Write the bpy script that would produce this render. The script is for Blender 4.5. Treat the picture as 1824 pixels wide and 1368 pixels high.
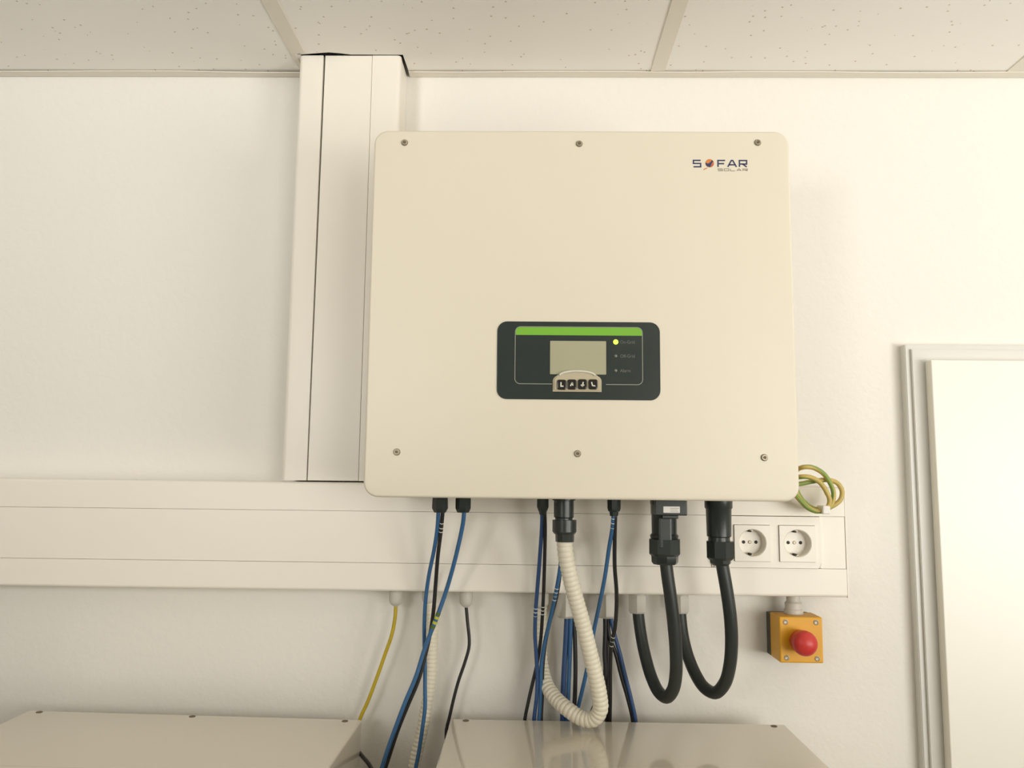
import bpy, bmesh, math
from mathutils import Vector, Matrix

for o in list(bpy.data.objects):
    bpy.data.objects.remove(o)
scene = bpy.context.scene
COL = scene.collection

# ------------------------------------------------------------------ camera
cam_d = bpy.data.cameras.new('camera')
cam_d.sensor_width = 36.0
cam_d.lens = 36.0 * 1442.04 / 1824.0
cam_d.clip_start = 0.02
cam = bpy.data.objects.new('camera', cam_d)
COL.objects.link(cam)
pitch, yaw, roll = 0.117033, -0.020021, 0.011104
fwd = Vector((math.sin(yaw) * math.cos(pitch), math.cos(yaw) * math.cos(pitch), math.sin(pitch)))
rgt = Vector((math.cos(yaw), -math.sin(yaw), 0))
upv = rgt.cross(fwd)
r2 = rgt * math.cos(roll) + upv * math.sin(roll)
u2 = upv * math.cos(roll) - rgt * math.sin(roll)
m4 = Matrix((r2, u2, -fwd)).transposed().to_4x4()
m4.translation = (0.0, -1.34106, 1.75)
cam.matrix_world = m4
scene.camera = cam

# ------------------------------------------------------------------ world, lights, exposure
world = bpy.data.worlds.new('world')
world.use_nodes = True
world.node_tree.nodes['Background'].inputs['Color'].default_value = (0.9, 0.92, 1.0, 1)
world.node_tree.nodes['Background'].inputs['Strength'].default_value = 0.3
scene.world = world

def area(name, loc, rot, sx, sy, power, col):
    d = bpy.data.lights.new(name, 'AREA')
    d.shape = 'RECTANGLE'
    d.size, d.size_y = sx, sy
    d.energy = power
    d.color = col
    o = bpy.data.objects.new(name, d)
    o.location = loc
    o.rotation_euler = rot
    COL.objects.link(o)
    return o

# added fill light at an unseen window in the wall behind the camera
area('added_window_fill', (1.75, -3.57, 1.62), (math.radians(90), 0, 0), 1.40, 1.30, 38, (1.0, 0.96, 0.88))
scene.view_settings.view_transform = 'Standard'
scene.view_settings.look = 'None'
scene.view_settings.gamma = 1.0
scene.view_settings.use_curve_mapping = False
scene.view_settings.exposure = 0.0

# ------------------------------------------------------------------ materials
def mat(name, col, rough=0.5, metal=0.0, var=0.03, vscale=8.0, bump=0.0, bscale=200.0, bdist=0.001,
        coat=0.0, spec=0.5, emit=None, estr=0.0, trans=0.0):
    m = bpy.data.materials.new(name)
    m.use_nodes = True
    nt = m.node_tree
    b = nt.nodes['Principled BSDF']
    b.inputs['Roughness'].default_value = rough
    b.inputs['Metallic'].default_value = metal
    b.inputs['Coat Weight'].default_value = coat
    b.inputs['Coat Roughness'].default_value = 0.05
    b.inputs['Specular IOR Level'].default_value = spec
    b.inputs['Transmission Weight'].default_value = trans
    tc = nt.nodes.new('ShaderNodeTexCoord')
    n = nt.nodes.new('ShaderNodeTexNoise')
    n.inputs['Scale'].default_value = vscale
    n.inputs['Detail'].default_value = 4
    nt.links.new(tc.outputs['Object'], n.inputs['Vector'])
    r = nt.nodes.new('ShaderNodeMix')
    r.data_type = 'RGBA'
    r.inputs[6].default_value = (*[c * (1 - var) for c in col], 1)
    r.inputs[7].default_value = (*[min(1, c * (1 + var)) for c in col], 1)
    nt.links.new(n.outputs['Fac'], r.inputs['Factor'])
    nt.links.new(r.outputs[2], b.inputs['Base Color'])
    if bump:
        n2 = nt.nodes.new('ShaderNodeTexNoise')
        n2.inputs['Scale'].default_value = bscale
        n2.inputs['Detail'].default_value = 3
        nt.links.new(tc.outputs['Object'], n2.inputs['Vector'])
        bp = nt.nodes.new('ShaderNodeBump')
        bp.inputs['Strength'].default_value = bump
        bp.inputs['Distance'].default_value = bdist
        nt.links.new(n2.outputs['Fac'], bp.inputs['Height'])
        nt.links.new(bp.outputs['Normal'], b.inputs['Normal'])
    if emit:
        b.inputs['Emission Color'].default_value = (*emit, 1)
        b.inputs['Emission Strength'].default_value = estr
    return m

def lin(r, g, b):
    f = lambda c: (c / 255 / 12.92) if c <= 10 else ((c / 255 + 0.055) / 1.055) ** 2.4
    return (f(r), f(g), f(b))

M = {}
M['plaster'] = mat('wall_plaster', lin(240, 237, 229), 0.85, var=0.012, vscale=3, bump=0.35, bscale=95, bdist=0.0022)
M['plastic'] = mat('trunking_plastic', lin(246, 241, 229), 0.38, var=0.01, bump=0.03, bscale=400)
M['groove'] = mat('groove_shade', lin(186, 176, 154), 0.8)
M['inside'] = mat('dark_gap', lin(52, 46, 36), 0.8)
M['cover'] = mat('powder_coat', lin(231, 223, 203), 0.42, var=0.008, bump=0.06, bscale=900, bdist=0.0004)
M['cover_edge'] = mat('powder_coat_body', lin(228, 215, 190), 0.45, var=0.01)
M['gloss'] = mat('gloss_lacquer', lin(222, 213, 194), 0.30, var=0.01, coat=1.0)
M['panel'] = mat('display_glass', (0.022, 0.034, 0.031), 0.22, var=0.05, coat=0.5)
M['panel_line'] = mat('silver_print', lin(150, 152, 140), 0.4)
M['green'] = mat('green_print', lin(122, 186, 52), 0.4, var=0.03)
M['lcd'] = mat('lcd_glass', lin(176, 174, 146), 0.22, var=0.06, vscale=14, coat=0.4)
M['led_on'] = mat('led_lit', lin(190, 240, 40), 0.3, emit=(0.55, 1.0, 0.06), estr=2.2)
M['led_off'] = mat('led_dark', lin(126, 130, 118), 0.3)
M['print_dim'] = mat('dim_print', lin(104, 110, 100), 0.5)
M['reflect_cream'] = mat('reflection_cream', lin(196, 186, 158), 0.14, metal=0.0, var=0.05, vscale=60)  # cream colour stands for a reflection on the display glass
M['key'] = mat('button_black', (0.012, 0.011, 0.010), 0.12, coat=0.8)
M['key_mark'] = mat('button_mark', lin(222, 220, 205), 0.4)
M['steel'] = mat('screw_steel', lin(178, 168, 146), 0.38, metal=0.5, var=0.1, vscale=300)
M['screw_dark'] = mat('screw_recess', lin(112, 100, 80), 0.6)
M['navy'] = mat('logo_navy', lin(52, 60, 96), 0.5)
M['orange'] = mat('logo_orange', lin(214, 130, 66), 0.5, var=0.15, vscale=150)
M['logo_red'] = mat('logo_red', lin(190, 92, 84), 0.5)
M['logo_grey'] = mat('logo_grey', lin(158, 152, 140), 0.5)
M['black_plastic'] = mat('black_plastic', (0.026, 0.034, 0.031), 0.30, var=0.1, vscale=60, bump=0.04, bscale=600)
M['black_rubber'] = mat('black_rubber', (0.024, 0.030, 0.028), 0.42, var=0.1, vscale=40)
M['black_wire'] = mat('black_insulation', (0.020, 0.020, 0.020), 0.4, var=0.1, vscale=60)
M['blue_wire'] = mat('blue_insulation', lin(56, 102, 146), 0.42, var=0.12, vscale=30)
M['navy_wire'] = mat('dark_blue_insulation', lin(50, 80, 128), 0.42, var=0.12, vscale=30)
M['yellow_wire'] = mat('yellow_insulation', lin(196, 172, 44), 0.45, var=0.1, vscale=40)
M['earth_yellow'] = mat('earth_yellow', lin(200, 178, 100), 0.4, var=0.08, vscale=50)
M['earth_green'] = mat('earth_green', lin(138, 160, 78), 0.4, var=0.08, vscale=50)
M['conduit'] = mat('conduit_white', lin(232, 226, 206), 0.42, var=0.03, vscale=60)
M['gland'] = mat('gland_grey', lin(208, 205, 194), 0.45, var=0.03)
M['white_mark'] = mat('white_mark', lin(228, 228, 220), 0.5)
M['mark_yellow'] = mat('mark_yellow', lin(190, 190, 70), 0.5)
M['mark_green'] = mat('mark_green', lin(86, 104, 30), 0.5)
M['socket'] = mat('socket_white', lin(240, 235, 222), 0.28, var=0.01)
M['hole'] = mat('socket_hole', (0.02, 0.016, 0.012), 0.6)
M['estop_yellow'] = mat('estop_yellow', lin(228, 168, 34), 0.42, var=0.04, vscale=30)
M['estop_base'] = mat('estop_base', lin(74, 74, 66), 0.5)
M['red'] = mat('estop_red', lin(206, 58, 52), 0.38, var=0.05, vscale=40)
M['frame_steel'] = mat('door_frame_paint', lin(216, 215, 208), 0.4, var=0.015)
M['door_leaf'] = mat('door_leaf', lin(244, 241, 230), 0.35, var=0.008)
M['grid'] = mat('ceiling_grid_paint', lin(233, 227, 213), 0.45, var=0.02)
M['floor'] = mat('floor_vinyl', lin(92, 80, 62), 0.5, var=0.08, vscale=30)
M['lamp'] = mat('lamp_diffuser', lin(250, 245, 235), 0.5, emit=(1, 0.94, 0.82), estr=3.0)
M['glass'] = mat('window_glass', (0.9, 0.95, 1.0), 0.02, trans=1.0)
M['tag'] = mat('white_tag', lin(244, 242, 236), 0.5, var=0.01)
M['slab'] = mat('concrete', lin(120, 116, 108), 0.9)

def tile_mat():
    m = mat('mineral_tile', lin(251, 248, 241), 0.9, var=0.02, vscale=6, bump=0.15, bscale=160, bdist=0.001)
    nt = m.node_tree
    b = nt.nodes['Principled BSDF']
    src = b.inputs['Base Color'].links[0].from_socket
    tc = [n for n in nt.nodes if n.type == 'TEX_COORD'][0]
    v = nt.nodes.new('ShaderNodeTexVoronoi')          # the pin holes pressed into the tile
    v.inputs['Scale'].default_value = 62
    v.inputs['Randomness'].default_value = 1.0
    nt.links.new(tc.outputs['Object'], v.inputs['Vector'])
    lt = nt.nodes.new('ShaderNodeMath'); lt.operation = 'LESS_THAN'
    lt.inputs[1].default_value = 0.105
    nt.links.new(v.outputs['Distance'], lt.inputs[0])
    mx = nt.nodes.new('ShaderNodeMix'); mx.data_type = 'RGBA'
    mx.inputs[7].default_value = (*lin(204, 194, 172), 1)
    nt.links.new(lt.outputs[0], mx.inputs['Factor'])
    nt.links.new(src, mx.inputs[6])
    nt.links.new(mx.outputs[2], b.inputs['Base Color'])
    return m
M['tile'] = tile_mat()

# ------------------------------------------------------------------ helpers
def setp(o, label=None, cat=None, group=None, kind=None):
    if label: o['label'] = label
    if cat: o['category'] = cat
    if group: o['group'] = group
    if kind: o['kind'] = kind
    return o

def root_loc(p):
    while p.parent:
        p = p.parent
    return p.location.copy()

def obj(name, bm, m, parent=None, smooth=False, loc=None):
    """link a bmesh built in room coordinates as one object"""
    me = bpy.data.meshes.new(name)
    bmesh.ops.recalc_face_normals(bm, faces=bm.faces[:])
    if parent is not None:
        off = root_loc(parent)
    elif loc is not None:
        off = Vector(loc)
    else:
        cs = [v.co for v in bm.verts]
        off = Vector((sum(c.x for c in cs) / len(cs), sum(c.y for c in cs) / len(cs), min(c.z for c in cs)))
    bmesh.ops.translate(bm, verts=bm.verts[:], vec=-off)
    for f in bm.faces:
        f.smooth = smooth
    bm.to_mesh(me)
    bm.free()
    for x in (m if isinstance(m, (list, tuple)) else [m]):
        me.materials.append(M[x])
    o = bpy.data.objects.new(name, me)
    COL.objects.link(o)
    if parent is not None:
        o.parent = parent
    else:
        o.location = off
    return o

def thing(name, loc, label, cat, group=None, kind=None):
    o = bpy.data.objects.new(name, None)
    o.empty_display_size = 0.05
    o.location = loc
    COL.objects.link(o)
    return setp(o, label, cat, group, kind)

def struct(name, bm, m, parent=None, smooth=False):
    o = obj(name, bm, m, parent, smooth)
    if parent is None:
        o['kind'] = 'structure'
    return o

def box(x0, x1, y0, y1, z0, z1, bev=0.0, seg=2, bm=None):
    b = bmesh.new()
    bmesh.ops.create_cube(b, size=1)
    for v in b.verts:
        v.co = Vector(((x0 + x1) / 2 + v.co.x * (x1 - x0), (y0 + y1) / 2 + v.co.y * (y1 - y0), (z0 + z1) / 2 + v.co.z * (z1 - z0)))
    if bev:
        bmesh.ops.bevel(b, geom=b.edges[:], offset=bev, segments=seg, affect='EDGES', profile=0.5)
    if bm is not None:
        me = bpy.data.meshes.new('tmp'); b.to_mesh(me); b.free(); bm.from_mesh(me); bpy.data.meshes.remove(me)
        return bm
    return b

def rpts(x0, x1, z0, z1, r, n=8):
    P = []
    for cx, cz, a0 in ((x1 - r, z1 - r, 0), (x0 + r, z1 - r, 90), (x0 + r, z0 + r, 180), (x1 - r, z0 + r, 270)):
        for i in range(n + 1):
            a = math.radians(a0 + 90 * i / n)
            P.append((cx + r * math.cos(a), cz + r * math.sin(a)))
    return P

def plate(x0, x1, z0, z1, r, yf, yb, edge=0.0, n=8, eseg=4):
    """rounded rectangle facing -y, front at yf, back at yb, front rim rounded by edge"""
    rings = [(0.0, yb)]
    if edge:
        for i in range(eseg + 1):
            a = math.pi / 2 * i / eseg
            rings.append((edge * (1 - math.cos(a)), yf + edge * (1 - math.sin(a))))
    else:
        rings.append((0.0, yf))
    bm = bmesh.new()
    prev = None
    first = None
    for ins, y in rings:
        ring = [bm.verts.new((x, y, z)) for x, z in rpts(x0 + ins, x1 - ins, z0 + ins, z1 - ins, max(r - ins, 0.0004), n)]
        if prev:
            k = len(ring)
            for i in range(k):
                bm.faces.new((prev[i], prev[(i + 1) % k], ring[(i + 1) % k], ring[i]))
        else:
            first = ring
        prev = ring
    bm.faces.new(prev)
    bm.faces.new(list(reversed(first)))
    return bm

def poly(pts, yf, yb):
    """polygon in x,z extruded from yb to yf"""
    bm = bmesh.new()
    a = [bm.verts.new((x, yf, z)) for x, z in pts]
    b = [bm.verts.new((x, yb, z)) for x, z in pts]
    k = len(pts)
    bm.faces.new(a)
    bm.faces.new(list(reversed(b)))
    for i in range(k):
        bm.faces.new((a[i], b[i], b[(i + 1) % k], a[(i + 1) % k]))
    return bm

def stroke(lines, w, yf, yb, bm=None):
    """flat strokes along x,z polylines, mitred"""
    bm = bm or bmesh.new()
    for ln in lines:
        P = [Vector((x, z)) for x, z in ln]
        L, R_ = [], []
        for i, p in enumerate(P):
            d0 = (P[i] - P[i - 1]).normalized() if i else None
            d1 = (P[i + 1] - P[i]).normalized() if i < len(P) - 1 else None
            d0 = d0 or d1
            d1 = d1 or d0
            n0, n1 = Vector((-d0.y, d0.x)), Vector((-d1.y, d1.x))
            n = (n0 + n1)
            n = n.normalized() / max(0.4, n.normalized().dot(n0)) if n.length > 1e-6 else n0
            L.append(p + n * w / 2)
            R_.append(p - n * w / 2)
        for i in range(len(P) - 1):
            q = [L[i], L[i + 1], R_[i + 1], R_[i]]
            a = [bm.verts.new((c.x, yf, c.y)) for c in q]
            b = [bm.verts.new((c.x, yb, c.y)) for c in q]
            bm.faces.new(a)
            for j in range(4):
                bm.faces.new((a[j], b[j], b[(j + 1) % 4], a[(j + 1) % 4]))
    return bm

def lathe(cx, cy, prof, seg=24, rot=0.0, bm=None, axis='z'):
    """revolve (radius, height); axis 'z' about a vertical, '-y' towards the viewer (height = y)"""
    bm = bm or bmesh.new()
    prev = None
    first = None
    for r, h in prof:
        ring = []
        for i in range(seg):
            a = rot + 2 * math.pi * i / seg
            if axis == 'z':
                ring.append(bm.verts.new((cx + r * math.cos(a), cy + r * math.sin(a), h)))
            else:
                ring.append(bm.verts.new((cx + r * math.cos(a), h, cy + r * math.sin(a))))
        if prev:
            for i in range(seg):
                bm.faces.new((prev[i], prev[(i + 1) % seg], ring[(i + 1) % seg], ring[i]))
        else:
            first = ring
        prev = ring
    bm.faces.new(prev)
    bm.faces.new(list(reversed(first)))
    return bm

def spline(pts, step=0.004):
    """centripetal-like Catmull-Rom resampled at about equal steps"""
    P = [Vector(p) for p in pts]
    P = [P[0] * 2 - P[1]] + P + [P[-1] * 2 - P[-2]]
    out = []
    for i in range(1, len(P) - 2):
        p0, p1, p2, p3 = P[i - 1:i + 3]
        n = max(2, int((p2 - p1).length / step))
        t0 = 0.0
        t1 = t0 + max(1e-5, (p1 - p0).length) ** 0.5
        t2 = t1 + max(1e-5, (p2 - p1).length) ** 0.5
        t3 = t2 + max(1e-5, (p3 - p2).length) ** 0.5
        for k in range(n):
            t = t1 + (t2 - t1) * k / n
            a1 = p0 * ((t1 - t) / (t1 - t0)) + p1 * ((t - t0) / (t1 - t0))
            a2 = p1 * ((t2 - t) / (t2 - t1)) + p2 * ((t - t1) / (t2 - t1))
            a3 = p2 * ((t3 - t) / (t3 - t2)) + p3 * ((t - t2) / (t3 - t2))
            b1 = a1 * ((t2 - t) / (t2 - t0)) + a2 * ((t - t0) / (t2 - t0))
            b2 = a2 * ((t3 - t) / (t3 - t1)) + a3 * ((t - t1) / (t3 - t1))
            out.append(b1 * ((t2 - t) / (t2 - t1)) + b2 * ((t - t1) / (t2 - t1)))
    out.append(P[-2])
    return out

def tube(C, r, seg=10, rfun=None, stripe=0, twist=0.0):
    bm = bmesh.new()
    T = [(C[min(i + 1, len(C) - 1)] - C[max(i - 1, 0)]).normalized() for i in range(len(C))]
    n = T[0].orthogonal().normalized()
    prev = None
    first = None
    s = 0.0
    for i, c in enumerate(C):
        if i:
            s += (C[i] - C[i - 1]).length
        n = (n - T[i] * n.dot(T[i])).normalized()
        b = T[i].cross(n)
        rr = rfun(s) if rfun else r
        ring = []
        for k in range(seg):
            a = 2 * math.pi * k / seg + twist * s
            ring.append(bm.verts.new(c + (n * math.cos(a) + b * math.sin(a)) * rr))
        if prev:
            for k in range(seg):
                f = bm.faces.new((prev[k], prev[(k + 1) % seg], ring[(k + 1) % seg], ring[k]))
                if stripe and (k % seg) < stripe:
                    f.material_index = 1
        else:
            first = ring
        prev = ring
    bm.faces.new(prev)
    bm.faces.new(list(reversed(first)))
    return bm

def disc_copy(src, parent, x, y, z):
    c = src.copy()
    COL.objects.link(c)
    c.parent = parent
    c.location = Vector((x, y, z)) - root_loc(parent)
    for ch in src.children:
        d = ch.copy()
        COL.objects.link(d)
        d.parent = c
    return c

def text_mesh(name, s, size, x, y, z, m, parent, sx=1.0):
    cu = bpy.data.curves.new(name, 'FONT')
    cu.body = s
    cu.size = size
    cu.extrude = 0.00008
    t = bpy.data.objects.new(name, cu)
    COL.objects.link(t)
    bpy.context.view_layer.update()
    me = bpy.data.meshes.new_from_object(t.evaluated_get(bpy.context.evaluated_depsgraph_get()))
    bpy.data.objects.remove(t)
    off = root_loc(parent)
    for v in me.vertices:
        v.co = Vector((x + v.co.x * sx, y - v.co.z, z + v.co.y)) - off
    me.materials.clear()
    me.materials.append(M[m])
    o = bpy.data.objects.new(name, me)
    COL.objects.link(o)
    o.parent = parent
    return o

# ------------------------------------------------------------------ room shell
XL, XR, YF, ZC = -2.60, 3.20, -3.60, 2.449
struct('wall_back', box(XL - 0.1, XR + 0.1, 0.0, 0.12, 0, 2.75), 'plaster')
struct('wall_left', box(XL - 0.12, XL, YF, 0.0, 0, 2.75), 'plaster')
struct('wall_right', box(XR, XR + 0.12, YF, 0.0, 0, 2.75), 'plaster')
wx0, wx1, wz0, wz1 = 1.0, 2.5, 0.92, 2.32
wf = bmesh.new()
for b in ((XL - 0.1, wx0, 0, 2.75), (wx1, XR + 0.1, 0, 2.75), (wx0, wx1, 0, wz0), (wx0, wx1, wz1, 2.75)):
    box(b[0], b[1], YF - 0.15, YF, b[2], b[3], bm=wf)
struct('wall_front', wf, 'plaster')
struct('floor', box(XL, XR, YF, 0.0, -0.05, 0.0), 'floor')
struct('roof_slab', box(XL - 0.1, XR + 0.1, YF - 0.1, 0.1, 2.75, 2.85), 'slab')

win = thing('added_window_1', (1.75, YF - 0.08, wz0), None, None, kind='structure')  # unseen window, added to carry the fill light
fb = bmesh.new()
for b in ((wx0, wx0 + 0.06, wz0, wz1), (wx1 - 0.06, wx1, wz0, wz1), (wx0 + 0.06, wx1 - 0.06, wz0, wz0 + 0.06), (wx0 + 0.06, wx1 - 0.06, wz1 - 0.06, wz1), (1.72, 1.78, wz0 + 0.06, wz1 - 0.06)):
    box(b[0], b[1], YF - 0.11, YF - 0.05, b[2], b[3], bm=fb)
obj('window_frame', fb, 'door_leaf', win)
obj('pane', box(wx0 + 0.05, 1.73, YF - 0.085, YF - 0.078, wz0 + 0.05, wz1 - 0.05), 'glass', win)
obj('pane', box(1.77, wx1 - 0.05, YF - 0.085, YF - 0.078, wz0 + 0.05, wz1 - 0.05), 'glass', win)

# ceiling: mineral tiles lying in a steel grid
ceil = thing('ceiling', (0, -1.6, ZC), None, None, kind='structure')
GP, GX0 = 0.604, 0.2175
xs = [GX0 + GP * k for k in range(-5, 6)]
xs = [XL] + [x for x in xs if XL + 0.05 < x < XR - 0.05] + [XR]
ys = [0.0 - 0.60 * k for k in range(0, 6)] + [YF]
TVL, TVR = -0.3885, -0.2150         # cut-out round the upright trunking
proto = None
for i in range(len(xs) - 1):
    for j in range(len(ys) - 1):
        a, b = xs[i], xs[i + 1]
        y1, y0 = ys[j], ys[j + 1]
        if j == 0 and a < -0.30 < b:                 # tile notched for the trunking
            P = [(a + 0.003, y0 + 0.003), (b - 0.003, y0 + 0.003), (b - 0.003, y1 - 0.003), (TVR + 0.004, y1 - 0.003),
                 (TVR + 0.002, -0.0716), (-0.300, -0.0722), (-0.318, -0.0765), (-0.335, -0.0790), (-0.350, -0.0770),
                 (-0.364, -0.0728), (TVL - 0.001, -0.0714), (TVL - 0.002, y1 - 0.003), (a + 0.003, y1 - 0.003)]
            bm = bmesh.new()
            lo = [bm.verts.new((x, y, ZC)) for x, y in P]
            hi = [bm.verts.new((x, y, ZC + 0.014)) for x, y in P]
            bm.faces.new(lo); bm.faces.new(list(reversed(hi)))
            for k in range(len(P)):
                bm.faces.new((lo[k], hi[k], hi[(k + 1) % len(P)], lo[(k + 1) % len(P)]))
            obj('ceiling_tile', bm, 'tile', ceil)
            continue
        obj('ceiling_tile', box(a + 0.003, b - 0.003, y0 + 0.003, y1 - 0.003, ZC, ZC + 0.014), 'tile', ceil)
for x in xs[1:-1]:
    yb = -0.0205
    if abs(x + 0.3865) < 0.01:
        obj('grid_bar', box(x - 0.012, x - 0.0055, YF, yb, ZC - 0.0016, ZC - 0.0001), 'grid', ceil)
        obj('grid_bar', box(x - 0.0055, x + 0.012, YF, -0.078, ZC - 0.0016, ZC - 0.0001), 'grid', ceil)
    else:
        obj('grid_bar', box(x - 0.012, x + 0.012, YF, yb, ZC - 0.0016, ZC - 0.0001), 'grid', ceil)
for y in ys[1:-1]:
    for i in range(len(xs) - 1):
        obj('grid_bar', box(xs[i] + 0.012, xs[i + 1] - 0.012, y - 0.012, y + 0.012, ZC - 0.0016, ZC - 0.0001), 'grid', ceil)

def wall_angle(x0, x1, sag):
    """steel angle along the wall: a leg on the wall and a thin leg under the tiles whose free edge sags here and there"""
    n = max(2, int((x1 - x0) / 0.03))
    bm = bmesh.new()
    rows = []
    for i in range(n + 1):
        x = x0 + (x1 - x0) * i / n
        d = sag(x)
        q = [(-0.0015, ZC - 0.001), (-0.0205, ZC - 0.001 - d), (-0.0205, ZC - 0.0024 - d), (-0.0015, ZC - 0.0024 - d * 0.2)]
        rows.append([bm.verts.new((x, y, z)) for y, z in q])
    for i in range(n):
        for k in range(4):
            bm.faces.new((rows[i][k], rows[i][(k + 1) % 4], rows[i + 1][(k + 1) % 4], rows[i + 1][k]))
    bm.faces.new(rows[0]); bm.faces.new(list(reversed(rows[-1])))
    return bm
bump_ = lambda x, c, w: max(0.0, 1 - ((x - c) / w) ** 2)
struct('trim_1', wall_angle(XL, -0.3935, lambda x: 0.0026 * bump_(x, -0.43, 0.17) + 0.0010 * bump_(x, -0.95, 0.2)), 'grid')
struct('trim_2', wall_angle(-0.2110, XR, lambda x: 0.0014 * bump_(x, -0.13, 0.12) + 0.0012 * bump_(x, 0.26, 0.1) + 0.0014 * bump_(x, 0.66, 0.16)), 'grid')

def fill_spot(pos, aim, power, ang, soft, label):
    """added fill light on an unseen stand, tilted up to wash the wall and ceiling"""
    P, d = Vector(pos), (Vector(aim) - Vector(pos)).normalized()
    lp = thing('added_fill_lamp', (pos[0], pos[1], 0.0), label, 'lamp', 'added fill lights washing the wall')
    back = P - d * 0.16
    obj('lamp_foot', lathe(back.x, back.y, [(0.16, 0.001), (0.16, 0.018), (0.03, 0.028)], 32), 'estop_base', lp)
    obj('pole', lathe(back.x, back.y, [(0.012, 0.028), (0.012, back.z)], 12), 'estop_base', lp)
    obj('reflector_dish', tube([back - d * 0.03, back, P - d * 0.03, P - d * 0.025], 0.1, 32, rfun=lambda s: 0.05 + 1.4 * min(s, 0.16)), 'grid', lp)
    L = bpy.data.lights.new('spot', 'SPOT')
    L.energy, L.color = power, (1.0,0.98,0.955)
    L.spot_size, L.spot_blend, L.shadow_soft_size = math.radians(ang), 1.0, soft
    o = bpy.data.objects.new('spot', L)
    o.location = P - lp.location
    o.rotation_euler = d.to_track_quat('-Z', 'Y').to_euler()
    o.parent = lp
    COL.objects.link(o)
    return lp
fill_spot((2.0, -1.9, 1.50), (1.05,-0.3,2.85), 142, 110, 0.42, 'added fill light with a wide dish on the right of the room')  # both dish lights are added out of view to brighten wall and ceiling
fill_spot((-0.95, -2.3, 1.95), (-0.75,0,3.0), 106, 110, 0.28, 'added fill light with a wide dish behind the camera')

# door with steel frame
door = thing('door_1', (1.06, -0.02, 0.0), None, None, kind='structure')
DX0, DX1, DZ = 0.6166, 1.545, 1.9765
def door_frame(ins, w, yf, yb, bev):
    bm = bmesh.new()
    x0, x1, z1 = DX0 + ins, DX1 - ins, DZ - ins
    out = [(x0, 0), (x0, z1), (x1, z1), (x1, 0)]
    inn = [(x0 + w, 0), (x0 + w, z1 - w), (x1 - w, z1 - w), (x1 - w, 0)]
    A = [[bm.verts.new((x, y, z)) for x, z in pts] for pts in (out, inn) for y in (yf, yb)]
    of, ob, nf, nb = A
    for i in range(3):
        bm.faces.new((of[i], of[i + 1], nf[i + 1], nf[i]))
        bm.faces.new((ob[i], nb[i], nb[i + 1], ob[i + 1]))
        bm.faces.new((of[i], ob[i], ob[i + 1], of[i + 1]))
        bm.faces.new((nf[i], nf[i + 1], nb[i + 1], nb[i]))
    for i in (0, 3):
        bm.faces.new((of[i], nf[i], nb[i], ob[i]))
    bmesh.ops.bevel(bm, geom=[e for e in bm.edges if all(abs(v.co.y - yf) < 1e-6 for v in e.verts)], offset=bev, segments=2, affect='EDGES')
    return bm
obj('frame_face', door_frame(0.0, 0.045, -0.0185, 0.0, 0.0010), 'frame_steel', door)
obj('frame_lip', door_frame(0.0085, 0.0330, -0.0235, -0.0170, 0.0008), 'frame_steel', door)
leaf = obj('door_leaf', box(0.6455, DX1 - 0.029, -0.044, -0.0237, 0.008, 1.9475, 0.0015), 'door_leaf', door)
hd = lathe(1.44, 1.02, [(0.025, -0.044), (0.025, -0.052), (0.009, -0.054), (0.009, -0.085)], 20, axis='-y')
box(1.33, 1.449, -0.097, -0.080, 1.011, 1.029, 0.004, bm=hd)
obj('door_handle', hd, 'steel', leaf)

# ------------------------------------------------------------------ horizontal trunking
TZ0, TZ1, TE = 1.5765, 1.7425, 0.4915
tr = thing('wall_trunking', (-0.6, 0, TZ0), 'long cream plastic cable trunking running along the wall under the inverter', 'trunking')
def trunk_body(x0, x1, z0, z1):
    return plate(x0, x1, z0, z1, 0.0006, -0.0600, -0.0005, 0.0, n=1)
obj('base_channel', box(XL + 0.01, TE - 0.0025, -0.0600, -0.0005, TZ0 + 0.0005, TZ1 - 0.0005, 0.0005, 1), 'plastic', tr)
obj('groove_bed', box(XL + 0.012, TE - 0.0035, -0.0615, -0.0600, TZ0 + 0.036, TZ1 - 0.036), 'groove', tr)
def flange(x0, x1, z0, z1, top):
    """front lip: rounded on its outer edge, wrapping a little round the side"""
    yb, yf = -0.0600, -0.0700
    r = 0.0045
    prof = []
    if top:
        prof = [(yb, z0), (yf, z0)] + [(yf + r * (1 - math.cos(a)), z1 - r + r * math.sin(a)) for a in [math.pi / 2 * i / 5 for i in range(6)]] + [(-0.0600, z1)]
    else:
        prof = [(yb, z1), (yf, z1)] + [(yf + r * (1 - math.cos(a)), z0 + r - r * math.sin(a)) for a in [math.pi / 2 * i / 5 for i in range(6)]] + [(-0.0600, z0)]
    bm = bmesh.new()
    A = [bm.verts.new((x0, y, z)) for y, z in prof]
    B = [bm.verts.new((x1, y, z)) for y, z in prof]
    bm.faces.new(A); bm.faces.new(list(reversed(B)))
    for i in range(len(prof)):
        k = (i + 1) % len(prof)
        bm.faces.new((A[i], B[i], B[k], A[k]))
    return bm
obj('upper_lip', flange(XL + 0.01, TE - 0.0025, 1.6985, TZ1, True), 'plastic', tr)
obj('lower_lip', flange(XL + 0.01, TE - 0.0025, TZ0, 1.6190, False), 'plastic', tr)
SFX0, SFX1 = 0.2840, 0.4495
obj('cover_strip', box(XL + 0.01, SFX0 - 0.0006, -0.0695, -0.0615, 1.61945, 1.69805, 0.0003), 'plastic', tr)
obj('cover_strip', box(SFX1 + 0.0006, TE - 0.0030, -0.0695, -0.0615, 1.61945, 1.69805, 0.0003), 'plastic', tr)
obj('end_cap', box(TE - 0.0025, TE, -0.0705, -0.0005, TZ0 - 0.0004, TZ1 + 0.0004, 0.0008), 'plastic', tr)
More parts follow.
